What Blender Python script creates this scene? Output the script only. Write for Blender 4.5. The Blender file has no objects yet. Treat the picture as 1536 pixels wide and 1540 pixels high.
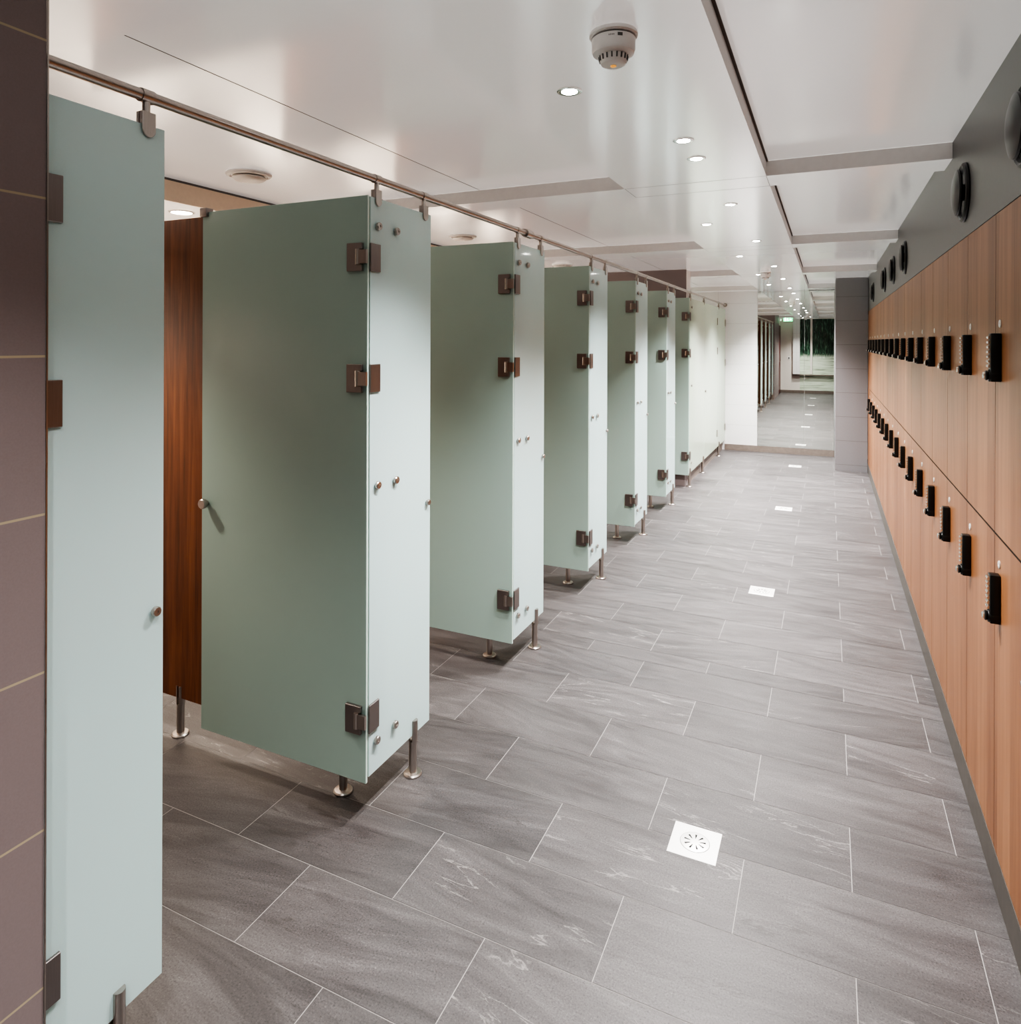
import bpy, bmesh, math, random
from mathutils import Vector, Matrix
random.seed(7)
C = bpy.context.scene.collection
PI = math.pi

# ------------------------------------------------------------------ materials
def mat(name):
    m = bpy.data.materials.new(name); m.use_nodes = True
    nt = m.node_tree; nt.nodes.clear()
    out = nt.nodes.new('ShaderNodeOutputMaterial')
    return m, nt, out
def N(nt, t, **kw):
    n = nt.nodes.new(t)
    for k, v in kw.items():
        if k in n.inputs: n.inputs[k].default_value = v
        else: setattr(n, k, v)
    return n
def L(nt, a, b): nt.links.new(a, b)
def rgb(r, g, b, a=1): return (r, g, b, a)
def math_(nt, op, a, b=None, c=None):
    n = nt.nodes.new('ShaderNodeMath'); n.operation = op
    for i, v in enumerate((a, b, c)):
        if v is None: continue
        if isinstance(v, (int, float)): n.inputs[i].default_value = v
        else: nt.links.new(v, n.inputs[i])
    return n.outputs[0]
def mix(nt, fac, a, b, blend='MIX'):
    n = nt.nodes.new('ShaderNodeMix'); n.data_type = 'RGBA'; n.blend_type = blend
    for sock, v in ((n.inputs[0], fac), (n.inputs[6], a), (n.inputs[7], b)):
        if isinstance(v, (int, float, tuple)): sock.default_value = v
        else: nt.links.new(v, sock)
    return n.outputs[2]
def ramp(nt, fac, stops):
    n = nt.nodes.new('ShaderNodeValToRGB'); cr = n.color_ramp
    while len(cr.elements) > 1: cr.elements.remove(cr.elements[-1])
    cr.elements[0].position = stops[0][0]; cr.elements[0].color = stops[0][1]
    for p, c in stops[1:]:
        e = cr.elements.new(p); e.color = c
    nt.links.new(fac, n.inputs[0]); return n.outputs[0]
def simple(name, col, rough=.5, metal=0, spec=.5, noise=0.06, bump=0, scale=40, emit=None, es=0, coat=0):
    m, nt, out = mat(name)
    p = N(nt, 'ShaderNodeBsdfPrincipled'); L(nt, p.outputs[0], out.inputs[0])
    tc = N(nt, 'ShaderNodeTexCoord')
    nz = N(nt, 'ShaderNodeTexNoise', Scale=scale, Detail=4.0); L(nt, tc.outputs['Object'], nz.inputs['Vector'])
    dark = tuple(c*(1-noise) for c in col[:3])+(1,); lite = tuple(min(1, c*(1+noise)) for c in col[:3])+(1,)
    L(nt, mix(nt, nz.outputs[0], dark, lite), p.inputs['Base Color'])
    p.inputs['Roughness'].default_value = rough; p.inputs['Metallic'].default_value = metal
    p.inputs['Specular IOR Level'].default_value = spec; p.inputs['Coat Weight'].default_value = coat
    if bump:
        b = N(nt, 'ShaderNodeBump', Strength=bump, Distance=.002); L(nt, nz.outputs[0], b.inputs['Height']); L(nt, b.outputs[0], p.inputs['Normal'])
    if emit:
        p.inputs['Emission Color'].default_value = emit; p.inputs['Emission Strength'].default_value = es
    return m

def brushed(name, col, rough=.3):
    m, nt, out = mat(name)
    p = N(nt, 'ShaderNodeBsdfPrincipled', Metallic=1.0); L(nt, p.outputs[0], out.inputs[0])
    tc = N(nt, 'ShaderNodeTexCoord'); mp = N(nt, 'ShaderNodeMapping'); mp.inputs['Scale'].default_value = (700, 700, 20)
    L(nt, tc.outputs['Object'], mp.inputs[0])
    nz = N(nt, 'ShaderNodeTexNoise', Scale=1.0, Detail=3.0); L(nt, mp.outputs[0], nz.inputs['Vector'])
    L(nt, mix(nt, nz.outputs[0], tuple(c*.85 for c in col[:3])+(1,), tuple(min(1, c*1.1) for c in col[:3])+(1,)), p.inputs['Base Color'])
    L(nt, math_(nt, 'MULTIPLY_ADD', nz.outputs[0], .15, rough-.07), p.inputs['Roughness'])
    return m

def wood(name, c_dark, c_mid, c_light, rough=.38, plank=.15, axis='Y'):
    """vertical-grain wood veneer with bands of slightly different tone"""
    m, nt, out = mat(name)
    p = N(nt, 'ShaderNodeBsdfPrincipled', Roughness=rough); L(nt, p.outputs[0], out.inputs[0])
    geo = N(nt, 'ShaderNodeNewGeometry'); oi = N(nt, 'ShaderNodeObjectInfo')
    sep = N(nt, 'ShaderNodeSeparateXYZ'); L(nt, geo.outputs['Position'], sep.inputs[0])
    u = sep.outputs[axis]
    # band id
    warp = math_(nt, 'FLOOR', math_(nt, 'DIVIDE', u, plank))
    wn = N(nt, 'ShaderNodeTexWhiteNoise', noise_dimensions='1D'); L(nt, math_(nt, 'ADD', warp, 3.3), wn.inputs['W'])
    cmb = N(nt, 'ShaderNodeCombineXYZ')
    L(nt, math_(nt, 'MULTIPLY', u, 26.0), cmb.inputs[0])
    L(nt, math_(nt, 'MULTIPLY', wn.outputs[0], 37.0), cmb.inputs[1])
    L(nt, math_(nt, 'MULTIPLY', sep.outputs['Z'], 1.1), cmb.inputs[2])
    nz = N(nt, 'ShaderNodeTexNoise', Scale=1.6, Detail=5.0, Roughness=.6, Distortion=.6); L(nt, cmb.outputs[0], nz.inputs['Vector'])
    cmb2 = N(nt, 'ShaderNodeCombineXYZ')
    L(nt, math_(nt, 'MULTIPLY', u, 260.0), cmb2.inputs[0]); L(nt, math_(nt, 'MULTIPLY', sep.outputs['Z'], 7.0), cmb2.inputs[2])
    nf = N(nt, 'ShaderNodeTexNoise', Scale=1.0, Detail=3.0); L(nt, cmb2.outputs[0], nf.inputs['Vector'])
    v = math_(nt, 'ADD', math_(nt, 'MULTIPLY', nz.outputs[0], .75), math_(nt, 'MULTIPLY', nf.outputs[0], .25))
    v = math_(nt, 'ADD', v, math_(nt, 'MULTIPLY', math_(nt, 'SUBTRACT', wn.outputs[0], .5), .22))
    L(nt, ramp(nt, v, [(.28, c_dark), (.5, c_mid), (.75, c_light)]), p.inputs['Base Color'])
    b = N(nt, 'ShaderNodeBump', Strength=.08, Distance=.001); L(nt, nf.outputs[0], b.inputs['Height']); L(nt, b.outputs[0], p.inputs['Normal'])
    return m

def tile_wall(name, col, grout, z0, hgt, uaxis, u0, wid, rough=.45, g=.0022, noise=.08, scale=260):
    """large format wall tiles: joints at z0+n*hgt, vertical joints every wid along uaxis"""
    m, nt, out = mat(name)
    p = N(nt, 'ShaderNodeBsdfPrincipled', Roughness=rough); L(nt, p.outputs[0], out.inputs[0])
    geo = N(nt, 'ShaderNodeNewGeometry')
    sep = N(nt, 'ShaderNodeSeparateXYZ'); L(nt, geo.outputs['Position'], sep.inputs[0])
    def joint(sock, o, w):
        f = math_(nt, 'PINGPONG', math_(nt, 'ADD', sock, 50*w-o), w/2)
        # pingpong with w/2 peaks at odd multiples; distance to multiples of w
        return math_(nt, 'LESS_THAN', f, g)
    j = math_(nt, 'MAXIMUM', joint(sep.outputs['Z'], z0, hgt), joint(sep.outputs[uaxis], u0, wid))
    nz = N(nt, 'ShaderNodeTexNoise', Scale=scale, Detail=3.0); L(nt, geo.outputs['Position'], nz.inputs['Vector'])
    base = mix(nt, nz.outputs[0], tuple(c*(1-noise) for c in col[:3])+(1,), tuple(c*(1+noise) for c in col[:3])+(1,))
    L(nt, mix(nt, j, base, grout), p.inputs['Base Color'])
    b = N(nt, 'ShaderNodeBump', Strength=.15, Distance=.001); L(nt, math_(nt, 'SUBTRACT', 1.0, j), b.inputs['Height']); L(nt, b.outputs[0], p.inputs['Normal'])
    return m

def glass_mat(name, col, trans=.4, rough=.22, coat=.6):
    m, nt, out = mat(name)
    p = N(nt, 'ShaderNodeBsdfPrincipled', Roughness=rough); p.inputs['Coat Weight'].default_value = coat; p.inputs['Coat Roughness'].default_value = .06
    p.inputs['Specular IOR Level'].default_value = .4
    t = N(nt, 'ShaderNodeBsdfTranslucent')
    tc = N(nt, 'ShaderNodeTexCoord'); nz = N(nt, 'ShaderNodeTexNoise', Scale=1.3, Detail=2.0); L(nt, tc.outputs['Object'], nz.inputs['Vector'])
    c = mix(nt, nz.outputs[0], tuple(x*.96 for x in col[:3])+(1,), tuple(min(1, x*1.04) for x in col[:3])+(1,))
    L(nt, c, p.inputs['Base Color']); L(nt, c, t.inputs['Color'])
    mx = N(nt, 'ShaderNodeMixShader', Fac=trans); L(nt, p.outputs[0], mx.inputs[1]); L(nt, t.outputs[0], mx.inputs[2])
    L(nt, mx.outputs[0], out.inputs[0])
    return m

M = {}
M['steel'] = brushed('brushed_steel', rgb(.50, .46, .43), .3)
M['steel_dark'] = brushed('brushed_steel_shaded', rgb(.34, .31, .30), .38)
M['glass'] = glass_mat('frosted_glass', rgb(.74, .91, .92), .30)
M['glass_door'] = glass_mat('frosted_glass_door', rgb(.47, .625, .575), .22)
M['glass_edge'] = simple('glass_edge', rgb(.70, .86, .80), .15, noise=.03, emit=None)
M['glass_white'] = glass_mat('frosted_glass_backlit', rgb(.78, .86, .78), .45)  # paler copy of the panel glass, light from behind put into the colour
M['glass_backlit_b'] = M['glass_white']
M['locker'] = wood('locker_veneer', rgb(.165, .060, .022), rgb(.245, .101, .040), rgb(.32, .145, .064), .42, .152, 'Y')
M['walnut'] = wood('walnut_panel', rgb(.06, .018, .007), rgb(.16, .052, .020), rgb(.27, .105, .042), .3, .35, 'X')
M['carcass'] = simple('locker_carcass', rgb(.02, .012, .008), .7)
M['black'] = simple('black_plastic', rgb(.006, .006, .006), .32, noise=.1)
M['chrome'] = simple('bright_metal', rgb(.8, .78, .74), .15, 1.0)
M['plate'] = simple('number_plate', rgb(.72, .70, .66), .35, .3)
M['ceiling'] = simple('ceiling_panel', rgb(.80, .80, .795), .15, noise=.012, spec=1.0, coat=.8, emit=rgb(1, .965, .94), es=.16)  # faint even glow added as ambient fill, no lamp behind it
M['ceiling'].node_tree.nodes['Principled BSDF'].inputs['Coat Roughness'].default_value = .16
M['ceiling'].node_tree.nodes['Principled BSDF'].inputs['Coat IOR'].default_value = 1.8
M['ceiling_edge'] = simple('ceiling_edge', rgb(.60, .575, .555), .4, emit=rgb(1, .96, .93), es=.03)  # side faces carry a weaker share of the added ceiling glow
M['gap'] = simple('shadow_gap', rgb(.16, .15, .145), .8)
M['soffit'] = simple('beige_soffit', rgb(.78, .64, .50), .5)
M['cream'] = simple('cream_ceiling', rgb(.88, .84, .78), .4, emit=rgb(1, .90, .78), es=.28)  # added glow brightens this ceiling; only its round lights are lamps
M['bulkhead'] = simple('dark_bulkhead', rgb(.13, .128, .125), .42, noise=.05)
M['plaster'] = simple('pale_plaster', rgb(.80, .75, .70), .6)
M['white_plastic'] = simple('white_plastic', rgb(.88, .87, .86), .35)
M['grey_plastic'] = simple('grey_plastic', rgb(.12, .12, .12), .5)
M['orange'] = simple('orange_led', rgb(.8, .35, .03), .4, emit=rgb(1, .45, .05), es=.3)
M['wine'] = simple('wine_paint', rgb(.09, .012, .012), .4)
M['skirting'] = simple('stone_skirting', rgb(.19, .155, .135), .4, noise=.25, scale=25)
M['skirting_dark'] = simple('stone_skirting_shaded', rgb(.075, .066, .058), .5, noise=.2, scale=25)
M['drain'] = simple('drain_steel', rgb(.86, .85, .83), .32, .35, noise=.03)
M['drain_hole'] = simple('drain_hole', rgb(.01, .01, .01), .9)
M['grout'] = simple('floor_grout', rgb(.31, .295, .285), .8, noise=.2, scale=60)
M['lamp'] = simple('lamp_lens', rgb(1, 1, 1), .3, emit=rgb(1, .97, .92), es=60)
M['lamp_warm'] = simple('lamp_lens_warm', rgb(1, 1, 1), .3, emit=rgb(1, .9, .76), es=12)
M['pier'] = tile_wall('pier_tiles', rgb(.25, .205, .205), rgb(.45, .38, .26), .077, .3, 'Y', -.15, 1.2, .5)
M['divider'] = tile_wall('divider_tiles', rgb(.25, .215, .215), rgb(.16, .14, .14), .077, .3, 'X', -2.0, .6, .5)
M['end_white'] = tile_wall('end_wall_tiles', rgb(.80, .79, .79), rgb(.62, .61, .61), .077, .3, 'X', -1.49, .6, .35, noise=.02)
M['grey_tile'] = tile_wall('grey_tiles', rgb(.215, .205, .215), rgb(.13, .12, .12), .077, .3, 'X', .55, .6, .5)
M['stall_tile'] = tile_wall('stall_tiles', rgb(.84, .79, .73), rgb(.60, .54, .48), .077, .3, 'Y', 0, .6, .4)

def floor_mat():
    m, nt, out = mat('slate_floor_tile')
    p = N(nt, 'ShaderNodeBsdfPrincipled'); L(nt, p.outputs[0], out.inputs[0])
    geo = N(nt, 'ShaderNodeNewGeometry')
    at = N(nt, 'ShaderNodeAttribute', attribute_name='tile'); 
    sepc = N(nt, 'ShaderNodeSeparateXYZ'); L(nt, at.outputs['Vector'], sepc.inputs[0])
    r1, r2, r3 = sepc.outputs
    sep = N(nt, 'ShaderNodeSeparateXYZ'); L(nt, geo.outputs['Position'], sep.inputs[0])
    # tilt the strata a little differently in each tile
    t = math_(nt, 'MULTIPLY', math_(nt, 'SUBTRACT', r2, .5), .5)
    yy = math_(nt, 'ADD', sep.outputs['Y'], math_(nt, 'MULTIPLY', sep.outputs['X'], t))
    cmb = N(nt, 'ShaderNodeCombineXYZ')
    L(nt, math_(nt, 'ADD', math_(nt, 'MULTIPLY', sep.outputs['X'], 2.6), math_(nt, 'MULTIPLY', r1, 61.0)), cmb.inputs[0])
    L(nt, math_(nt, 'ADD', math_(nt, 'MULTIPLY', yy, 15.0), math_(nt, 'MULTIPLY', r2, 43.0)), cmb.inputs[1])
    L(nt, math_(nt, 'MULTIPLY', r3, 29.0), cmb.inputs[2])
    strata = N(nt, 'ShaderNodeTexNoise', Scale=1.0, Detail=8.0, Roughness=.7, Distortion=.9); L(nt, cmb.outputs[0], strata.inputs['Vector'])
    # broad clouds
    cl = N(nt, 'ShaderNodeTexNoise', Scale=.35, Detail=3.0, Distortion=.4); L(nt, cmb.outputs[0], cl.inputs['Vector'])
    # fine speckle
    sp = N(nt, 'ShaderNodeTexNoise', Scale=190.0, Detail=4.0, Roughness=.8); L(nt, geo.outputs['Position'], sp.inputs['Vector'])
    # veins : thin lines where a noise passes .5
    vn = N(nt, 'ShaderNodeTexNoise', Scale=.55, Detail=5.0, Roughness=.55, Distortion=1.2); L(nt, cmb.outputs[0], vn.inputs['Vector'])
    vabs = math_(nt, 'ABSOLUTE', math_(nt, 'SUBTRACT', vn.outputs[0], .5))
    veinsoft = ramp(nt, vabs, [(0.0, rgb(1, 1, 1)), (.012, rgb(0, 0, 0))])
    base = ramp(nt, strata.outputs[0], [(.28, rgb(.060, .053, .054)), (.40, rgb(.095, .086, .087)), (.52, rgb(.132, .121, .122)), (.62, rgb(.168, .156, .157)), (.72, rgb(.25, .235, .235))])
    base = mix(nt, .35, base, ramp(nt, cl.outputs[0], [(.3, rgb(.075, .067, .068)), (.7, rgb(.165, .151, .152))]))
    # dark or light veins depending on the tile
    vcol = ramp(nt, r3, [(.0, rgb(.08, .072, .07)), (.49, rgb(.09, .08, .078)), (.5, rgb(.32, .30, .29)), (1, rgb(.38, .36, .35))])
    vmask = N(nt, 'ShaderNodeTexNoise', Scale=1.2, Detail=2.0); L(nt, cmb.outputs[0], vmask.inputs['Vector'])
    vfac = math_(nt, 'MULTIPLY', veinsoft, ramp(nt, vmask.outputs[0], [(.50, rgb(0, 0, 0)), (.62, rgb(.9, .9, .9))]))
    base = mix(nt, vfac, base, vcol)
    spr = ramp(nt, sp.outputs[0], [(.34, rgb(.30, .30, .30)), (.46, rgb(.92, .92, .92)), (.58, rgb(1.06, 1.06, 1.06)), (.68, rgb(1.9, 1.9, 1.9))])
    base = mix(nt, .85, base, spr, 'MULTIPLY')
    tint = math_(nt, 'MULTIPLY_ADD', r1, .18, .52)
    vv = N(nt, 'ShaderNodeVectorMath', operation='SCALE'); L(nt, base, vv.inputs[0]); L(nt, tint, vv.inputs['Scale'])
    L(nt, vv.outputs[0], p.inputs['Base Color'])
    L(nt, math_(nt, 'MULTIPLY_ADD', strata.outputs[0], .25, .30), p.inputs['Roughness'])
    b = N(nt, 'ShaderNodeBump', Strength=.22, Distance=.0015)
    L(nt, math_(nt, 'ADD', math_(nt, 'MULTIPLY', sp.outputs[0], .35), strata.outputs[0]), b.inputs['Height']); L(nt, b.outputs[0], p.inputs['Normal'])
    return m
M['floor'] = floor_mat()

def mirror_mat():
    m, nt, out = mat('mirror_silver')
    g = N(nt, 'ShaderNodeBsdfPrincipled', Metallic=1.0, Roughness=.0)
    tc = N(nt, 'ShaderNodeTexCoord'); nz = N(nt, 'ShaderNodeTexNoise', Scale=.8); L(nt, tc.outputs['Object'], nz.inputs['Vector'])
    L(nt, mix(nt, nz.outputs[0], rgb(.88, .92, .87), rgb(.90, .93, .89)), g.inputs['Base Color'])
    L(nt, g.outputs[0], out.inputs[0]); return m
M['mirror'] = mirror_mat()

def forest_mat():
    """photographic bamboo mural: dark stems above, pale water bands below"""
    m, nt, out = mat('bamboo_mural')
    p = N(nt, 'ShaderNodeBsdfPrincipled', Roughness=.25); L(nt, p.outputs[0], out.inputs[0])
    geo = N(nt, 'ShaderNodeNewGeometry'); sep = N(nt, 'ShaderNodeSeparateXYZ'); L(nt, geo.outputs['Position'], sep.inputs[0])
    c1 = N(nt, 'ShaderNodeCombineXYZ'); L(nt, math_(nt, 'MULTIPLY', sep.outputs['X'], 22.0), c1.inputs[0]); L(nt, math_(nt, 'MULTIPLY', sep.outputs['Z'], 3.0), c1.inputs[2])
    n1 = N(nt, 'ShaderNodeTexNoise', Scale=1.0, Detail=6.0, Roughness=.7, Distortion=.5); L(nt, c1.outputs[0], n1.inputs['Vector'])
    stems = ramp(nt, n1.outputs[0], [(.38, rgb(.003, .010, .006)), (.52, rgb(.02, .06, .035)), (.62, rgb(.12, .24, .16)), (.75, rgb(.4, .55, .42))])
    c2 = N(nt, 'ShaderNodeCombineXYZ'); L(nt, math_(nt, 'MULTIPLY', sep.outputs['X'], 1.5), c2.inputs[0]); L(nt, math_(nt, 'MULTIPLY', sep.outputs['Z'], 16.0), c2.inputs[2])
    n2 = N(nt, 'ShaderNodeTexNoise', Scale=1.0, Detail=4.0, Distortion=.3); L(nt, c2.outputs[0], n2.inputs['Vector'])
    water = ramp(nt, n2.outputs[0], [(.30, rgb(.20, .25, .18)), (.42, rgb(.60, .70, .55)), (.7, rgb(.85, .92, .80))])
    edge = math_(nt, 'ADD', sep.outputs['Z'], math_(nt, 'MULTIPLY', n1.outputs[0], .35))
    f = ramp(nt, math_(nt, 'DIVIDE', edge, 3.0), [(.43, rgb(0, 0, 0)), (.47, rgb(1, 1, 1))])
    L(nt, mix(nt, f, water, stems), p.inputs['Base Color'])
    return m
M['mural'] = forest_mat()

def exit_mat(name, col, es): return simple(name, col, .4, emit=col, es=es)
M['exit_green'] = exit_mat('exit_green', rgb(.01, .55, .20), 3.0)
M['exit_white'] = exit_mat('exit_white', rgb(.75, 1, .82), 4.0)

# ------------------------------------------------------------------ mesh helpers
class MB:
    def __init__(s): s.v = []; s.f = []; s.m = []
    def box(s, x0, x1, y0, y1, z0, z1, mi=0, mis=None):
        b = len(s.v)
        s.v += [(x, y, z) for z in (z0, z1) for y in (y0, y1) for x in (x0, x1)]
        fs = [(0, 2, 3, 1), (4, 5, 7, 6), (0, 1, 5, 4), (2, 6, 7, 3), (0, 4, 6, 2), (1, 3, 7, 5)]  # -z +z -y +y -x +x
        for i, f in enumerate(fs):
            s.f.append(tuple(b+k for k in f)); s.m.append(mis[i] if mis else mi)
        return s
    def cyl(s, a, b, r, n=20, r2=None, mi=0, caps=True):
        a = Vector(a); b = Vector(b); r2 = r if r2 is None else r2
        d = (b-a).normalized(); u = d.orthogonal().normalized(); w = d.cross(u); k = len(s.v)
        for c, rr in ((a, r), (b, r2)):
            for i in range(n):
                t = 2*PI*i/n; s.v.append(tuple(c+u*math.cos(t)*rr+w*math.sin(t)*rr))
        for i in range(n):
            j = (i+1) % n; s.f.append((k+i, k+j, k+n+j, k+n+i)); s.m.append(mi)
        if caps: s.f.append(tuple(k+i for i in reversed(range(n)))); s.f.append(tuple(k+n+i for i in range(n))); s.m += [mi, mi]
        return s
    def lathe(s, prof, origin, axis='Z', n=32, mi=0, sgn=1):
        """profile of (radius, height) turned about axis through origin"""
        k = len(s.v); o = Vector(origin)
        for (r, h) in prof:
            for i in range(n):
                t = 2*PI*i/n; c, q = math.cos(t)*r, math.sin(t)*r
                if axis == 'Z': p = Vector((c, q, h*sgn))
                elif axis == 'X': p = Vector((h*sgn, c, q))
                else: p = Vector((c, h*sgn, q))
                s.v.append(tuple(o+p))
        for a in range(len(prof)-1):
            for i in range(n):
                j = (i+1) % n; s.f.append((k+a*n+i, k+a*n+j, k+(a+1)*n+j, k+(a+1)*n+i)); s.m.append(mi)
        s.f.append(tuple(k+i for i in range(n))); s.m.append(mi)
        e = k+(len(prof)-1)*n; s.f.append(tuple(e+i for i in reversed(range(n)))); s.m.append(mi)
        return s
    def prism(s, pts, axis, a, b, mi=0):
        """polygon pts (2D) extruded between a and b along axis"""
        k = len(s.v); n = len(pts)
        for h in (a, b):
            for (u, w) in pts:
                s.v.append({'X': (h, u, w), 'Y': (u, h, w), 'Z': (u, w, h)}[axis])
        for i in range(n):
            j = (i+1) % n; s.f.append((k+i, k+j, k+n+j, k+n+i)); s.m.append(mi)
        s.f.append(tuple(k+i for i in reversed(range(n)))); s.f.append(tuple(k+n+i for i in range(n))); s.m += [mi, mi]
        return s
    def build(s, name, mats, parent=None, bevel=0, smooth=True, loc=(0, 0, 0), seg=2):
        me = bpy.data.meshes.new(name); me.from_pydata(s.v, [], s.f)
        if not isinstance(mats, (list, tuple)): mats = [mats]
        for m in mats: me.materials.append(m)
        for p, mi in zip(me.polygons, s.m): p.material_index = mi
        bm = bmesh.new(); bm.from_mesh(me); bmesh.ops.recalc_face_normals(bm, faces=bm.faces)
        if bevel:
            es = [e for e in bm.edges if len(e.link_faces) == 2 and e.calc_face_angle(0) > .9]
            bmesh.ops.bevel(bm, geom=es, offset=bevel, segments=seg, profile=.5, affect='EDGES', clamp_overlap=True)
        bm.to_mesh(me); bm.free()
        if smooth:
            for p in me.polygons: p.use_smooth = True
            try: me.set_sharp_from_angle(angle=.6)
            except Exception: pass
        o = bpy.data.objects.new(name, me); C.objects.link(o); o.location = loc
        if parent: o.parent = parent
        return o

def tag(o, label=None, cat=None, group=None, kind=None):
    if label: o['label'] = label
    if cat: o['category'] = cat
    if group: o['group'] = group
    if kind: o['kind'] = kind
    return o
def thing(name, loc, label, cat, group=None):
    o = bpy.data.objects.new(name, None); C.objects.link(o); o.location = loc; o.empty_display_size = .05
    return tag(o, label, cat, group)
KIDS = {}
def kids(o): return [c for c in bpy.data.objects if c.parent == o]
def dup(root, loc, label=None):
    def rec(o, par):
        c = o.copy(); C.objects.link(c)
        if par: c.parent = par
        for ch in kids(o):
            if ch is not c: rec(ch, c)
        return c
    src = list(kids(root))
    r = root.copy(); C.objects.link(r); r.location = loc
    if label: r['label'] = label
    for ch in src:
        rec(ch, r)
    return r
def struct(name, mb, mats, bevel=0, label=None, cat=None, **k):
    o = mb.build(name, mats, bevel=bevel, smooth=False, **k); o['kind'] = 'structure'
    o['category'] = cat or name.split('_')[0]
    if label: o['label'] = label
    return o
ORD = ['first', 'second', 'third', 'fourth', 'fifth', 'sixth', 'seventh', 'eighth', 'ninth', 'tenth', 'eleventh', 'twelfth', 'thirteenth', 'fourteenth', 'fifteenth', 'sixteenth', 'seventeenth', 'eighteenth', 'nineteenth', 'twentieth']

# ------------------------------------------------------------------ dimensions
XG = -1.39         # plane of the fixed glass panels
XR = .45           # locker fronts
YB = 10.72         # end wall
ZL, ZH = 2.345, 2.412
YREAR = -2.2
P = 1.175          # cubicle pitch
def yk(k): return 1.883+P*(k-1)     # hinge line of cubicle k

# ------------------------------------------------------------------ floor
def make_floor():
    mb = MB(); tl = []
    mb.box(-3.62, .55, YREAR-.02, YB+.02, -.06, -.0012, 1); tl += [(0, 0, 0)]*6
    rows = []; y = 1.36
    while y > YREAR: y -= .3
    j = round((y-1.36)/.3)
    while y < 3.1: rows.append((y, y+.3, j)); y += .3; j += 1
    rows.append((3.16, 3.44, 6)); rows.append((3.44, 3.57, 7)); y = 3.57; j = 8
    while y < YB: rows.append((y, min(y+.2945, YB), j)); y += .2945; j += 1
    g = .0012
    for (a, b, jj) in rows:
        a = max(a, YREAR)
        if b-a < .01: continue
        k = -8 if (jj % 2 == 0) else -9
        while True:
            x0 = -1.431+.3*k; x1 = x0+.6
            if x0 > .5: break
            xa, xb = max(x0, -3.6), min(x1, .52)
            if xb-xa > .02:
                q = len(mb.v); z = random.uniform(-.0002, .0)
                mb.v += [(xa+g, a+g, z), (xb-g, a+g, z), (xb-g, b-g, z), (xa+g, b-g, z)]
                mb.f.append((q, q+1, q+2, q+3)); mb.m.append(0)
                tl.append((random.random(), random.random(), random.random()))
            k += 2
    me = bpy.data.meshes.new('floor'); me.from_pydata(mb.v, [], mb.f)
    me.materials.append(M['floor']); me.materials.append(M['grout'])
    for p, mi in zip(me.polygons, mb.m): p.material_index = mi
    at = me.attributes.new('tile', 'FLOAT_VECTOR', 'FACE')
    for i, t in enumerate(tl): at.data[i].vector = t
    o = bpy.data.objects.new('floor', me); C.objects.link(o)
    tag(o, 'dark grey stone tile floor laid in running bond with pale joints', 'floor', kind='structure')
make_floor()

# ------------------------------------------------------------------ ceiling
def make_ceiling():
    mb = MB()
    X0, X1 = -2.96, XR+.15
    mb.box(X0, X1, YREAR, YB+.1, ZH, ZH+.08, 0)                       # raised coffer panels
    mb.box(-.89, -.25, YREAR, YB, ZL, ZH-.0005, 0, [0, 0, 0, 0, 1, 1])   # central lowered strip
    n = -3
    while True:
        a = 3.26+2.362*n; b = a+.215; n += 1
        if a > YB: break
        if b < YREAR: continue
        a = max(a, YREAR)
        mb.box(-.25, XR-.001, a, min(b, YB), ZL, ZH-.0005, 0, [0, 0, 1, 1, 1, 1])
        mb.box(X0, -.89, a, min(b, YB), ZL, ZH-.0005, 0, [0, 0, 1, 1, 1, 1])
        for yy in (a, b):                                            # hairline joints across the centre strip
            mb.box(-.89, -.25, yy-.0012, yy+.0012, ZL-.0004, ZL+.001, 2)
        for xx in (-.89, -.25):
            mb.box(xx-.001, xx+.001, a, b, ZL-.0004, ZL+.001, 2)
    mb.box(-.25, -.242, YREAR, YB, ZH-.004, ZH-.0006, 2)              # shadow gap beside the strip
    mb.box(-1.6815, -1.6785, YREAR, YB, ZH-.0008, ZH, 2)              # seam of the left coffer panels
    # shower zone: lower cream ceiling with beige fascia
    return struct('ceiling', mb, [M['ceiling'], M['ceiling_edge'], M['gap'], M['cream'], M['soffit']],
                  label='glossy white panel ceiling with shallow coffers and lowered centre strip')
make_ceiling()
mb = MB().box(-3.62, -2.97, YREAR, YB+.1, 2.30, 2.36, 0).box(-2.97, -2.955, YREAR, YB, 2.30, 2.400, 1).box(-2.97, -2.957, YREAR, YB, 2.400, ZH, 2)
struct('ceiling_low', mb, [M['cream'], M['soffit'], M['gap']], label='lower cream ceiling with beige fascia over the showers')

# ------------------------------------------------------------------ walls
struct('wall_left', MB().box(-3.62, -1.345, -.98, .812, 0, ZL+.06), M['pier'], label='mauve tiled pier at the left edge')
struct('trim_1', MB().box(-1.3455, -1.343, .8125, .8155, 0, ZL), M['steel'], label='thin metal corner strip on the tiled pier', cat='trim')
struct('wall_left_rear', MB().box(-1.60, -1.40, YREAR, -.98, 0, ZH+.02), M['plaster'], label='plaster wall behind the tiled pier')
struct('wall_outer', MB().box(-3.72, -3.62, YREAR, YB+.12, 0, 2.45), M['stall_tile'], label='beige tiled wall at the back of the cubicles')
struct('wall_rear', MB().box(-1.6, .65, YREAR-.12, YREAR, 0, 2.45), M['plaster'], label='pale wall at the other end of the corridor')
struct('wall_back', MB().box(-3.62, XR+.5, YB, YB+.12, 0, 2.45), M['end_white'], label='white tiled wall at the far end')
mb = MB().box(.085, XR-.004, 9.61, YB-.001, 0, ZH+.01)
struct('wall_column', mb, M['grey_tile'], label='grey tiled column at the far right corner')
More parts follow.
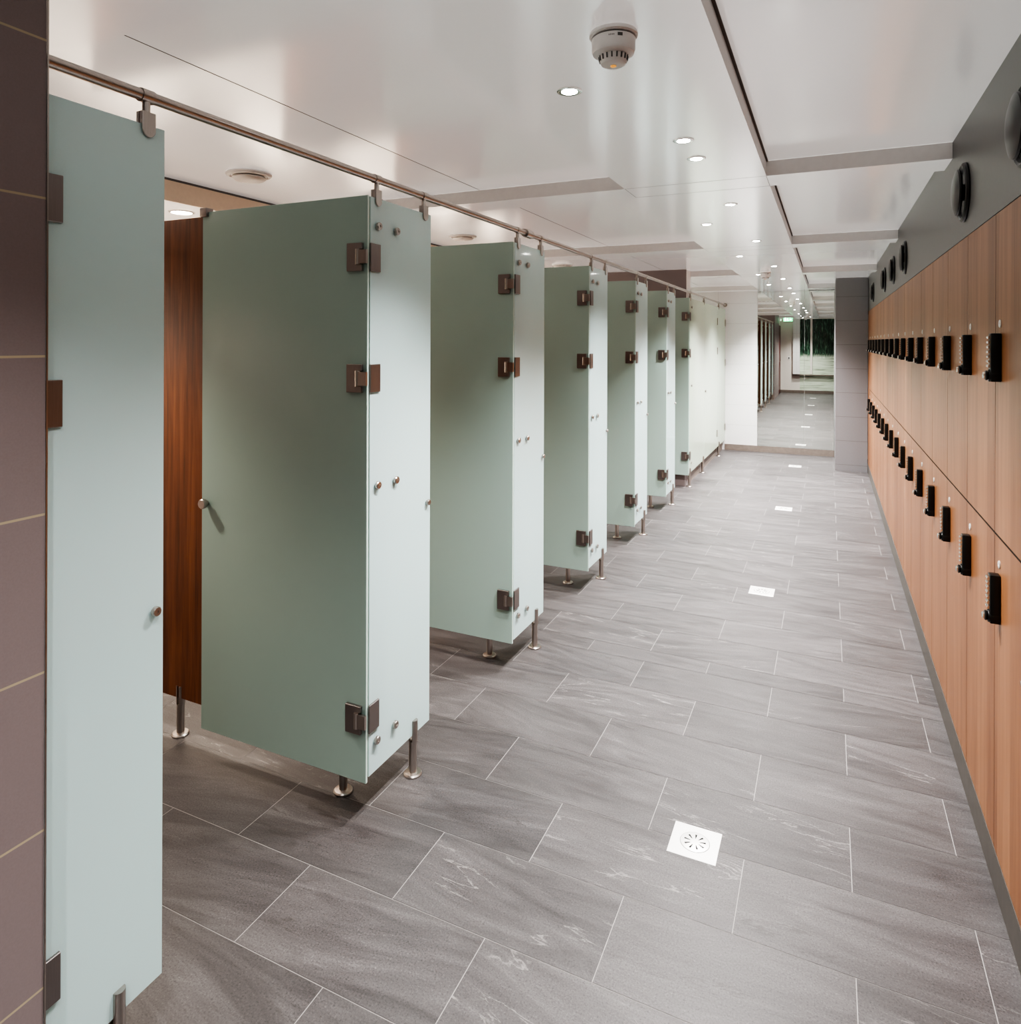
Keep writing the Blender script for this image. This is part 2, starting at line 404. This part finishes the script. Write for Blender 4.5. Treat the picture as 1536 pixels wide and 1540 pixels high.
struct('wall_divider', MB().box(-3.61, -1.425, 7.785, 7.97, 0, ZH), M['divider'], label='dark tiled divider wall beside the sixth cubicle')
struct('trim_2', MB().box(-1.4245, -1.415, 7.782, 7.974, .15, ZH-.002), M['white_plastic'], label='pale corner edge of the dark divider wall', cat='trim')
struct('trim_3', MB().box(-1.50, -1.425, 7.975, YB-.002, 0, .145), M['skirting'], label='brown stone kerb under the last glass panels', cat='trim')
# right side: bulkhead over the lockers, wall behind
mb = MB().box(XR, .98, YREAR, YB, 1.992, ZH+.04)
mb.box(.96, 1.06, YREAR, YB, 0, 1.992); mb.box(XR+.002, .96, YREAR, .66, 0, 1.992)
struct('wall_right', mb, M['bulkhead'], label='dark grey bulkhead wall above the lockers')
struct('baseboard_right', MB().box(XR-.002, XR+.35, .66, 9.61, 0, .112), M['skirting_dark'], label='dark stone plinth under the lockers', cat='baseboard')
struct('baseboard_back', MB().box(-1.39, .083, YB-.014, YB-.0005, 0, .088), M['skirting'], label='brown stone skirting under mirror and white wall', cat='baseboard')
struct('baseboard_rear', MB().box(-1.39, XR, YREAR+.0005, YREAR+.014, 0, .088), M['skirting'], label='brown skirting at the rear wall', cat='baseboard')
d = struct('door_1', MB().box(-1.398, -1.36, -2.10, -1.05, 0.01, 2.12), M['wine'], bevel=.003, label='dark wine red door seen in the mirror', cat='door')
MB().cyl((-1.36, -1.14, 1.02), (-1.31, -1.14, 1.02), .009).cyl((-1.31, -1.145, 1.02), (-1.31, -1.26, 1.02), .009).build('door_handle', M['steel'], d)

# ------------------------------------------------------------------ mirror panes
for (a, b, lab) in ((-.934, -.306, 'tall frameless mirror pane beside the white tiled wall end'), (-.303, .083, 'narrower frameless mirror pane beside the grey tiled column')):
    o = MB().box(a, b, YB-.007, YB-.001, .09, ZL-.002).build('wall_mirror', M['mirror'], smooth=False)
    tag(o, lab, 'mirror', 'mirror panes on the end wall')

# ------------------------------------------------------------------ glass pieces
def slab(name, x0, x1, y0, y1, z0, z1, thin, m, parent):
    """glass sheet; the big faces frosted, the polished rim lighter"""
    mi = [1, 1, 1, 1, 0, 0] if thin == 'X' else [1, 1, 0, 0, 1, 1]
    return MB().box(x0, x1, y0, y1, z0, z1, 0, mi).build(name, [m, M['glass_edge']], parent, bevel=.0015, seg=1)

def leg_mesh(parent, x, y, top=.203, name='leg'):
    r = .0135
    o = MB().cyl((x, y, .008), (x, y, .125), r*1.12, 20).build(name, M['steel'], parent)
    # slotted upper half that grips the glass
    mb = MB()
    pts = [(math.cos(t)*r, math.sin(t)*r) for t in [(-PI/2+PI*i/10) for i in range(11)]]
    mb.prism([(x+.0052+max(0, p[0]-.0), y+p[1]) for p in pts], 'Z', .125, top)
    mb.prism([(x-.0052-max(0, p[0]), y+p[1]) for p in pts], 'Z', .125, top)
    mb.build('glass_grip', M['steel'], o)
    MB().lathe([(.034, 0), (.034, .006), (.030, .010), (.016, .012)], (x, y, 0), 'Z', 28).build('floor_flange', M['steel'], o)
    return o

def clamp(parent, y):
    """saddle on the rail, short stem and a round-ended glass clamp"""
    mb = MB().cyl((XG, y-.016, 2.157), (XG, y+.016, 2.157), .0155, 20)
    mb.cyl((XG, y, 2.150), (XG, y, 2.118), .0085, 14)
    o = mb.build('rail_clamp', M['steel'], parent)
    w, zt, zb = .017, 2.120, 2.064
    pts = [(y-w, zt), (y+w, zt)] + [(y+w*math.cos(t), zb+w+w*math.sin(t)*1.0) for t in [-(PI*i/12) for i in range(13)]]
    g = MB()
    g.prism(pts, 'X', XG+.0055, XG+.011); g.prism(pts, 'X', XG-.011, XG-.0055)
    g.box(XG-.0055, XG+.0055, y-w, y+w, 2.092, zt)
    g.build('glass_clip', M['steel'], o, bevel=.001, seg=1)
    return o

def disc(parent, y, z, r=.0135, name='fixing_disc'):
    MB().lathe([(r*.55, 0), (r*.55, .004), (r, .005), (r, .012), (r*.85, .0145), (r*.3, .0145), (r*.25, .012)], (XG+.005, y, z), 'X', 20).build(name, M['steel'], parent)

def plate_fixed(parent, y0, z, side=1):
    h = parent
    return MB().box(XG+.005, XG+.012, y0+.004, y0+.060, z-.047, z+.047).build('hinge_plate', M['steel_dark'], h, bevel=.0012, seg=1)

def fixed_panel(k, near, far, label, discs=True, leg=True, knob=True, clamps=(0, 1), m='glass', hinge=True, zb=.148, zt=2.092):
    t = thing('fixed_glass_panel', (0, 0, 0), label, 'glass panel', 'fixed glass panels between the cubicle doors')
    slab('glass_sheet', XG-.005, XG+.005, near+.010, far, zb, zt, 'X', M[m], t)
    if hinge:
        for z in (1.888, 1.482, .343): plate_fixed(t, near, z)
    if discs:
        for z in (1.994, 1.117, .254):
            disc(t, near+.046, z+.002); disc(t, near+.155, z-.0)
    if knob: disc(t, far-.026, .993, .011, 'stop_knob')
    if 0 in clamps: clamp(t, near+.050)
    if 1 in clamps: clamp(t, far-.045)
    if leg: leg_mesh(t, XG, far-.108)
    return t

DL = ['frosted glass panel beside the tiled pier, nearest the camera',
      'frosted glass panel with six steel discs beside the nearest open door',
      'second frosted glass panel with steel discs, counted from the wood partition',
      'third frosted glass panel with steel discs, counted from the wood partition',
      'fourth narrow frosted glass panel with discs along the row',
      'fifth narrow frosted glass panel with discs, before the dark divider wall']
for k in range(6):
    near = yk(k); far = near+.397
    if k == 0: near = .806; far = 1.103
    fixed_panel(k, near, far, DL[k], discs=k > 0, clamps=(0, 1) if k else (1,))

# far closed cubicle fronts beside the kerb
t = fixed_panel(6, 7.772, 8.80, 'wide pale frosted glass panel in front of the dark divider wall', discs=False, m='glass_white', clamps=(0, 1), knob=False, leg=False)
for z in (1.994, 1.117, .254): disc(t, 7.772+.10, z)
leg_mesh(t, XG, 7.80); leg_mesh(t, XG, 8.70)
t = thing('closed_glass_door', (0, 0, 0), 'closed pale frosted glass door in the far cubicle row', 'door')
slab('glass_sheet', XG-.005, XG+.005, 8.812, 9.92, .148, 2.092, 'X', M['glass_white'], t)
for z in (1.888, 1.482, .343): MB().box(XG+.005, XG+.014, 9.86, 9.917, z-.047, z+.047).build('hinge_plate', M['steel'], t, bevel=.0012, seg=1)
disc(t, 8.85, .993, .016, 'door_knob')
t = thing('fixed_glass_panel', (0, 0, 0), 'last pale frosted glass panel, against the white tiled end wall', 'glass panel', 'fixed glass panels between the cubicle doors')
slab('glass_sheet', XG-.005, XG+.005, 9.93, 10.70, .148, 2.092, 'X', M['glass_white'], t)
for z in (1.888, 1.3, .343): MB().box(XG+.005, XG+.016, 10.64, 10.70, z-.05, z+.05).build('wall_bracket', M['steel'], t, bevel=.0012, seg=1)
clamp(t, 10.02); leg_mesh(t, XG, 10.06)

# doors, all opened inwards at a right angle
def make_door(label):
    """local origin on the hinge corner"""
    t = thing('open_glass_door', (XG, yk(1), 0), label, 'door', 'open frosted glass cubicle doors')
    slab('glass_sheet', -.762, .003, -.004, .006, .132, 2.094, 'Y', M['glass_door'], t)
    for z in (1.888, 1.482, .343):
        pts = [(-.074, z-.047), (-.012, z-.047), (-.012, z-.026), (-.038, z-.026), (-.038, z+.026), (-.012, z+.026), (-.012, z+.047), (-.074, z+.047)]
        hp = MB().prism(pts, 'Y', -.016, -.004).build('hinge', M['steel_dark'], t, bevel=.001, seg=1)
        MB().cyl((-.028, -.016, z-.026), (-.028, -.016, z+.026), .0085, 14).box(-.030, .010, -.0215, -.011, z-.023, z+.023).build('hinge_knuckle', M['steel'], hp)
        MB().box(-.074, -.012, .006, .012, z-.047, z+.047).build('back_plate', M['steel'], hp, bevel=.001, seg=1)
    kb = MB()
    for s, y0 in ((-1, -.004), (1, .006)):
        kb.lathe([(.009, 0), (.009, .010), (.017, .012), (.0185, .018), (.0185, .026), (.016, .029)], (-.733, y0, .993), 'Y', 24, sgn=s)
    kb.build('door_knob', M['steel'], t)
    MB().box(-.765, -.730, -.016, .018, 2.075, 2.108).build('top_stop', M['steel_dark'], t, bevel=.002)
    return t
OL = ['nearest open frosted glass door, with its knob in full view', 'second open frosted glass door along the row', 'third open frosted glass door along the row',
      'fourth open frosted glass door along the row', 'fifth open frosted glass door along the row', 'sixth open frosted glass door, against the dark divider wall']
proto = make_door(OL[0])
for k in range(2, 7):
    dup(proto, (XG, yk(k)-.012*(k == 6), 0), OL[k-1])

# wood partitions between the cubicles
def make_partition():
    t = thing('cubicle_partition', (0, yk(1)+.098, 0), 'walnut partition on steel legs beyond the nearest glass panel', 'partition', 'walnut cubicle partitions')
    MB().box(-2.95, XG-.012, -.009, .009, .152, 2.10).build('wood_board', M['walnut'], t, bevel=.0015, seg=1)
    for x in (-1.56, -2.385, -2.9): leg_mesh(t, x, 0, .200)
    for z in (1.994, 1.117, .254):
        MB().box(XG-.030, XG-.0055, .010, .014, z-.02, z+.02).box(XG-.0085, XG-.0055, -.055, .072, z-.016, z+.016).box(XG-.03, XG-.0055, -.014, -.010, z-.02, z+.02).build('angle_bracket', M['steel'], t)
    return t
part = make_partition()
PL = ['second', 'third', 'fourth', 'fifth']
for k in range(2, 6):
    dup(part, (0, yk(k)+.098, 0), 'walnut partition behind the %s open glass door, on steel legs' % ORD[k-1])

# rail
t = thing('support_rail', (0, 0, 0), 'long round steel rail along the top of the glass panels', 'rail')
MB().cyl((XG, .815, 2.157), (XG, YB-.001, 2.157), .0132, 24).build('tube', M['steel'], t)
MB().cyl((XG, 3.20, 2.157), (XG, 3.275, 2.157), .021, 24).cyl((XG, 3.237, 2.157), (XG-.03, 3.237, 2.175), .014, 18).build('joint_sleeve', M['steel'], t)
MB().cyl((XG, YB-.012, 2.157), (XG, YB-.001, 2.157), .03, 24).build('wall_flange', M['steel'], t)

# ------------------------------------------------------------------ lockers
SEAM0, PITCH = 2.475, .4512
def make_locker(z0, z1, hz, label, grp):
    """local origin: far bottom front corner of the compartment"""
    t = thing('locker', (XR, SEAM0, z0), label, 'locker', grp)
    h = z1-z0; W = PITCH
    # carcass box, front edge showing as the dark gap between doors
    MB().box(.0105, .48, -W+.001, -.001, .0, h).build('cabinet', M['carcass'], t)
    MB().box(.0, .010, -W+.0018, -.0018, .001, h-(.001 if z0 > 1 else .005), 0, [1, 1, 1, 1, 0, 1]).build('door', [M['locker'], M['carcass']], t)  # door rims painted dark to stand in for shade in the gaps
    zt = hz-z0
    yc = -.066
    hd = MB().box(-.026, -.0, yc-.017, yc+.017, zt-.140, zt).cyl((-.0, yc, zt-.122), (-.030, yc, zt-.122), .0185, 20).build('combination_lock', M['black'], t, bevel=.003)
    MB().lathe([(.012, 0), (.0145, .003), (.0145, .006), (.011, .008)], (-.030, yc, zt-.122), 'X', 18, sgn=-1).build('lock_knob', M['black'], hd)
    MB().lathe([(.010, 0), (.010, .003), (.007, .005)], (-.038, yc, zt-.122), 'X', 16, sgn=-1).build('key_face', M['chrome'], hd)
    dl = MB()
    for i in range(7): dl.cyl((-.0275, yc-.011, zt-.012-.0138*i), (-.0275, yc+.013, zt-.012-.0138*i), .0048, 10)
    dl.build('number_dials', M['chrome'], hd)
    MB().lathe([(.0115, 0), (.0115, .002), (.0100, .003), (.004, .003), (.0035, .002)], (-.0, yc+.002, zt+.028), 'X', 20, sgn=-1).build('number_plate', M['plate'], t)
    return t
NC = 19   # columns from index -3 to 15
def lab(row, j):
    # j counts from the column whose lock is the first in the photograph
    if j < 0: return '%s veneer locker just outside the right edge, %s toward the camera' % (row, ORD[-j-1])
    if j == 0: return '%s row veneer locker with black lock, nearest to the right edge' % row
    if j == 15: return '%s row veneer locker with black lock, beside the grey column' % row
    return '%s row veneer locker with black lock, %s from the right edge' % (row, ORD[j])
up = make_locker(1.0475, 1.9905, 1.636, lab('upper', 0), 'lockers in the upper row')
lo = make_locker(.112, 1.047, .940, lab('lower', 0), 'lockers in the lower row')
for j in range(-3, 16):
    if j == 0: continue
    dup(up, (XR, SEAM0+PITCH*j, 1.0475), lab('upper', j))
    dup(lo, (XR, SEAM0+PITCH*j, .112), lab('lower', j))
MB_end = SEAM0+PITCH*15
if MB_end < 9.6:
    struct('trim_4', MB().box(XR, XR+.02, MB_end+.002, 9.609, .112, 1.99), M['locker'], label='narrow veneer filler strip beside the grey column', cat='trim')

# ------------------------------------------------------------------ black round air valves
def make_valve(label):
    t = thing('air_valve', (XR+.0005, 0, 2.155), label, 'air vent', 'round black air valves over the lockers')
    prof = [(.070, 0), (.106, 0), (.108, .005), (.105, .012), (.098, .015), (.092, .012), (.088, .004)]
    MB().lathe(prof, (0, 0, 0), 'X', 40, sgn=-1).build('ring', M['black'], t)
    MB().lathe([(.030, 0), (.030, .017), (.078, .019), (.084, .024), (.082, .030), (.055, .038), (.02, .041)], (0, 0, 0), 'X', 40, sgn=-1).build('cone', M['black'], t)
    return t
VY = [2.12, 2.985, 5.12, 5.97, 6.86, 8.52]
VLAB = ['black round air valve cut by the right edge of the photo', 'whole black round air valve, nearest one over the lockers', 'black round air valve, first of the middle three over the lockers',
        'black round air valve, middle of the three set close together', 'black round air valve, farthest of the three set close together', 'black round air valve farthest away, beside the grey column']
v0 = make_valve(VLAB[0]); v0.location.y = VY[0]
for y, l in zip(VY[1:], VLAB[1:]): dup(v0, (XR+.0005, y, 2.155), l)

# ------------------------------------------------------------------ floor drains
def make_drain(label):
    t = thing('floor_drain', (-.382, 2.266, 0), label, 'drain', 'square floor drains along the corridor')
    s = .075
    MB().box(-s, s, -s, s, -.001, .0012).build('frame', M['drain'], t, bevel=.0008, seg=1)
    MB().lathe([(.0465, 0), (.0465, .0014), (.0445, .0014)], (0, 0, 0), 'Z', 40).build('groove', M['drain_hole'], t)
    g = MB().lathe([(.0452, 0), (.0452, .0020), (.043, .0024)], (0, 0, 0), 'Z', 40).build('grate', M['drain'], t)
    sl = MB()
    for i in range(9):
        a = 2*PI*i/9+.2; ca, sa = math.cos(a), math.sin(a)
        def q(r, w): return (r*ca-w*sa, r*sa+w*ca)
        sl.prism([q(.015, .0010), q(.015, -.0010), q(.034, -.0034), q(.034, .0034)], 'Z', .0022, .0028)
    sl.build('slots', M['drain_hole'], g)
    return t
dr = make_drain('square steel floor drain nearest the camera')
for y, l in ((4.735, 'square steel floor drain, second from the camera'), (7.17, 'small square steel floor drain, third from the camera'), (9.69, 'small square steel floor drain nearest the mirror'), (-.2, 'square steel floor drain behind the camera, seen in the mirror')):
    dup(dr, (-.382, y, 0), l)

# ------------------------------------------------------------------ ceiling fittings
def make_downlight(label):
    t = thing('downlight', (0, 0, ZL), label, 'light', 'small round downlights in the lowered strip')
    MB().lathe([(.024, 0), (.037, 0), (.037, -.0025), (.031, -.0045), (.024, -.003)], (0, 0, 0), 'Z', 28).build('trim_ring', M['chrome'], t)
    MB().lathe([(.0235, 0), (.0235, -.0035), (.015, -.005)], (0, 0, 0), 'Z', 24).build('lens', M['lamp'], t)
    return t
DLT = [(-.69, 1.914, 'nearest glowing downlight, below the smoke detector'), (-.48, 2.557, 'glowing downlight, farther left of the close pair before the cross strip'),
       (-.48, 2.83, 'glowing downlight, nearer the cross strip in the close pair'), (-.475, 3.85, 'right hand glowing downlight just past the first cross strip'),
       (-.69, 4.444, 'left hand glowing downlight past the first cross strip'), (-.475, 5.32, 'glowing downlight on the right, before the second cross strip'),
       (-.69, 6.214, 'glowing downlight on the left, past the second cross strip'), (-.475, 7.16, 'glowing downlight on the right, between second and third cross strips'),
       (-.69, 7.99, 'glowing downlight on the left beside the far smoke detector'), (-.475, 8.63, 'far glowing downlight on the right, past the third cross strip'),
       (-.69, 9.45, 'far glowing downlight on the left, before the mirror'), (-.475, 10.15, 'small glowing downlight right in front of the mirror'),
       (-.69, .25, 'downlight behind the camera position on the left'), (-.475, .95, 'downlight above and just ahead of the camera'),
       (-.475, -.55, 'downlight behind the camera on the right'), (-.69, -1.3, 'downlight near the rear wall')]
dl0 = None
LIGHTS = []
for x, y, l in DLT:
    if dl0 is None: dl0 = make_downlight(l); dl0.location = (x, y, ZL); o = dl0
    else: o = dup(dl0, (x, y, ZL), l)
    LIGHTS.append((x, y))
SPOT_E, STALL_E = 125.0, 135.0
for i, (x, y) in enumerate(LIGHTS):
    ld = bpy.data.lights.new('spot_bulb', 'SPOT'); ld.energy = SPOT_E*(1.0 if y < -.3 else .30 if y < 1.5 else .80 if y < 3 else 1.1 if y < 5 else 2.0)
    ld.spot_size = math.radians(112); ld.spot_blend = .85; ld.shadow_soft_size = .03; ld.color = (1, .975, .955)
    o = bpy.data.objects.new('spot_bulb', ld); C.objects.link(o); o.location = (x, y, ZL-.012)

def make_detector(label):
    t = thing('smoke_detector', (-.466, 1.60, ZL), label, 'smoke detector', 'smoke detectors on the ceiling')
    MB().lathe([(.056, 0), (.0575, -.004), (.0575, -.009), (.0535, -.012)], (0, 0, 0), 'Z', 40).build('base', M['white_plastic'], t)
    MB().lathe([(.047, -.010), (.0475, -.016)], (0, 0, 0), 'Z', 40).build('shadow_slot', M['grey_plastic'], t)
    MB().lathe([(.0515, -.0155), (.0515, -.042), (.049, -.050), (.040, -.055)], (0, 0, 0), 'Z', 40).build('body', M['white_plastic'], t)
    cg = MB().lathe([(.0345, -.053), (.032, -.068), (.029, -.0745), (.024, -.077), (.008, -.078)], (0, 0, 0), 'Z', 40).build('cage', M['white_plastic'], t)
    s = MB()
    for i in range(18):
        a = 2*PI*i/18; ca, sa = math.cos(a), math.sin(a)
        def q(r, w): return (r*ca-w*sa, r*sa+w*ca)
        p = [q(.0340, .0016), q(.0340, -.0016), q(.0352, -.0016), q(.0352, .0016)]
        k = len(s.v)
        for (r, z) in ((.0345, -.0565), (.0330, -.0680)):
            for w in (-.0016, .0016):
                for dr_ in (-.001, .0012): s.v.append(q(r+dr_, w)+(z,))
        for f in ((0, 1, 3, 2), (4, 6, 7, 5), (0, 4, 5, 1), (2, 3, 7, 6), (0, 2, 6, 4), (1, 5, 7, 3)):
            s.f.append(tuple(k+e for e in f)); s.m.append(0)
    s.build('vent_slots', M['grey_plastic'], cg)
    MB().lathe([(.0075, -.077), (.0065, -.0795)], (0, 0, 0), 'Z', 20).build('indicator', M['orange'], t)
    # small pale rating strip with dark marks on the body
    a0 = math.radians(-75)
    lb = MB(); mk = MB()
    def arc(mb, a, b, z0, z1, r):
        n = 6; k = len(mb.v)
        for i in range(n+1):
            w = a+(b-a)*i/n
            for z in (z0, z1): mb.v.append((math.cos(w)*r, math.sin(w)*r, z))
        for i in range(n): mb.f.append((k+2*i, k+2*i+2, k+2*i+3, k+2*i+1)); mb.m.append(0)
    arc(lb, math.radians(-88), math.radians(-66), -.0275, -.0205, .0518)
    arc(mk, math.radians(-63), math.radians(-50), -.0270, -.0195, .0518)
    for i in range(4): arc(mk, math.radians(-86+4*i), math.radians(-84+4*i), -.0255, -.0225, .0520)
    lb.build('rating_strip', M['white_plastic'], t); mk.build('rating_marks', M['grey_plastic'], t)
    return t
dt = make_detector('large white smoke detector with orange dot near the camera')
dup(dt, (-.60, 7.75, ZL), 'small distant smoke detector among the far downlights')
dup(dt, (-.60, -.9, ZL), 'smoke detector behind the camera, seen only in the mirror')

def make_disc_vent(label):
    t = thing('ceiling_vent', (-2.53, 2.48, ZH), label, 'ceiling vent', 'round white ceiling vents over the cubicles')
    MB().lathe([(.075, 0), (.105, 0), (.107, -.006), (.100, -.014), (.088, -.017), (.082, -.010)], (0, 0, 0), 'Z', 44).build('ring', M['white_plastic'], t)
    MB().lathe([(.03, 0), (.03, -.016), (.076, -.018), (.080, -.024), (.066, -.033), (.03, -.038)], (0, 0, 0), 'Z', 44).build('cone', M['white_plastic'], t)
    return t
cv = make_disc_vent('round white ceiling vent above the nearest cubicle')
for y, l in ((4.63, 'round white ceiling vent above the second open door'), (6.80, 'far round white ceiling vent above the fourth cubicle'), (9.2, 'round white ceiling vent beyond the dark divider wall')):
    dup(cv, (-2.53, y, ZH), l)

# shower lights in the low cream ceiling
sl0 = None
SY = [1.45, 2.62, 3.80, 4.97, 6.15, 7.3, 9.2]
for i, y in enumerate(SY):
    l = 'warm round shower light %s' % (['over the cubicle behind the nearest panel', 'seen through the gap above the walnut partition', 'over the third shower bay', 'over the fourth shower bay', 'over the fifth shower bay', 'over the bay beside the dark divider wall', 'beyond the dark divider wall'][i])
    if sl0 is None:
        sl0 = thing('shower_light', (-3.16, y, 2.30), l, 'light', 'warm lights over the showers')
        MB().lathe([(.055, 0), (.066, 0), (.066, -.003), (.058, -.005)], (0, 0, 0), 'Z', 32).build('trim_ring', M['white_plastic'], sl0)
        MB().lathe([(.054, -.001), (.052, -.0065)], (0, 0, 0), 'Z', 32).build('lens', M['lamp_warm'], sl0)
    else: dup(sl0, (-3.16, y, 2.30), l)
    ld = bpy.data.lights.new('shower_bulb', 'SPOT'); ld.energy = STALL_E*(1.4 if y > 8 else 1); ld.spot_size = math.radians(118); ld.spot_blend = .6; ld.shadow_soft_size = .05; ld.color = (1, .88, .74)
    o = bpy.data.objects.new('shower_bulb', ld); C.objects.link(o); o.location = (-3.16, y, 2.285)
# ------------------------------------------------------------------ rear end (seen in the mirror)
o = MB().box(-.80, .42, YREAR+.0006, YREAR+.012, .09, 2.33).build('wall_mural', M['mural'], smooth=False); tag(o, 'wall mural of dark green bamboo over pale bands', 'mural')
struct('trim_5', MB().box(-.50, -.44, YREAR+.013, YREAR+.05, .6, 2.33), M['plaster'], label='pale upright post in front of the green mural', cat='trim')
struct('trim_6', MB().box(-1.0, -.80, YREAR+.0005, YREAR+.12, .6, 2.34), M['end_white'], label='white upright panel beside the mural', cat='trim')
struct('trim_7', MB().box(-1.0, .43, YREAR+.013, YREAR+.10, .56, .59), M['skirting'], label='dark ledge across the foot of the mural', cat='trim')
def exit_sign(x, y, w, label, rot=0):
    t = thing('exit_sign', (x, y, 2.26), label, 'sign', 'green exit signs by the rear door')
    t.rotation_euler.z = rot
    h = w*.42
    MB().box(-w/2-.008, w/2+.008, -.03, 0, -.008, h+.008).build('housing', M['white_plastic'], t, bevel=.003)
    MB().box(-w/2, w/2, 0, .003, 0, h).build('green_face', M['exit_green'], t)
    f = MB(); u = h/10
    def b(x0, x1, z0, z1): f.box(x0*u, x1*u, .003, .0042, z0*u, z1*u)
    b(-9, -5, 1.2, 8.8)                                       # doorway
    f.prism([(-1.5*u, 7.0*u), (-.3*u, 7.0*u), (.3*u, 7.9*u), (-.3*u, 8.9*u), (-1.5*u, 8.9*u), (-2.1*u, 7.9*u)], 'Y', .003, .0042)   # head
    f.prism([(-1.8*u, 6.6*u), (.2*u, 6.4*u), (1.0*u, 3.8*u), (-.8*u, 3.6*u)], 'Y', .003, .0042)                                       # torso
    f.prism([(-1.8*u, 6.5*u), (-4.0*u, 5.2*u), (-3.8*u, 4.5*u), (-1.4*u, 5.5*u)], 'Y', .003, .0042)                                   # arm
    f.prism([(-.8*u, 3.9*u), (.3*u, 3.6*u), (-1.4*u, 1.2*u), (-3.2*u, 1.2*u), (-3.2*u, 1.9*u), (-1.9*u, 2.0*u)], 'Y', .003, .0042)   # leg
    f.prism([(.0*u, 4.1*u), (1.0*u, 4.0*u), (3.2*u, 1.6*u), (2.7*u, 1.1*u)], 'Y', .003, .0042)                                      # leg
    b(5, 9.5, 4.4, 5.6); f.prism([(4.0*u, 5*u), (6.2*u, 7*u), (6.2*u, 3*u)], 'Y', .003, .0042)                                        # arrow
    f.build('running_figure', M['exit_white'], t)
    return t
exit_sign(-1.15, YREAR+.035, .27, 'green running figure exit sign on the rear wall, seen in the mirror')
exit_sign(-1.33, YREAR+.60, .15, 'small side-on green exit sign over the wine red door', -PI/2)
t = thing('wall_switch', (-1.12, YREAR+.001, 1.10), 'small white switch plate on the pale rear wall', 'switch')
MB().box(-.045, .045, 0, .008, -.045, .045).build('plate', M['white_plastic'], t, bevel=.002)
MB().box(-.018, .018, .008, .013, -.028, .028).build('rocker', M['grey_plastic'], t, bevel=.001)

# ------------------------------------------------------------------ world, camera
w = bpy.data.worlds.new('World'); bpy.context.scene.world = w; w.use_nodes = True
w.node_tree.nodes['Background'].inputs[0].default_value = (.5, .5, .5, 1); w.node_tree.nodes['Background'].inputs[1].default_value = .2

F, CX, CY, YAW, ROLL, H = 1035.6, 756.5, 512.8, .4413, .0034, 1.609
cd = bpy.data.cameras.new('Camera'); cam = bpy.data.objects.new('Camera', cd); C.objects.link(cam)
c, s = math.cos(YAW), math.sin(YAW)
r = Vector((c, s, 0)); f = Vector((-s, c, 0)); u = Vector((0, 0, 1))
cx_ = r*math.cos(ROLL)+u*math.sin(ROLL); cy_ = -r*math.sin(ROLL)+u*math.cos(ROLL)
m = Matrix((cx_, cy_, -f)).transposed().to_4x4(); m.translation = Vector((0, 0, H)); cam.matrix_world = m
cd.sensor_fit = 'HORIZONTAL'; cd.sensor_width = 36; cd.lens = 36*F/1536
cd.shift_x = (768-CX)/1536; cd.shift_y = (CY-770)/1536; cd.clip_start = .02
bpy.context.scene.camera = cam

sc = bpy.context.scene
sc.view_settings.view_transform = 'AgX'
try: sc.view_settings.look = 'AgX - High Contrast'
except Exception: pass
sc.view_settings.exposure = .85
sc.cycles.max_bounces = 10; sc.cycles.diffuse_bounces = 6; sc.cycles.glossy_bounces = 5; sc.cycles.transmission_bounces = 6
sc.cycles.sample_clamp_indirect = 6.0; sc.cycles.caustics_reflective = False; sc.cycles.caustics_refractive = False
sc.cycles.use_denoising = True
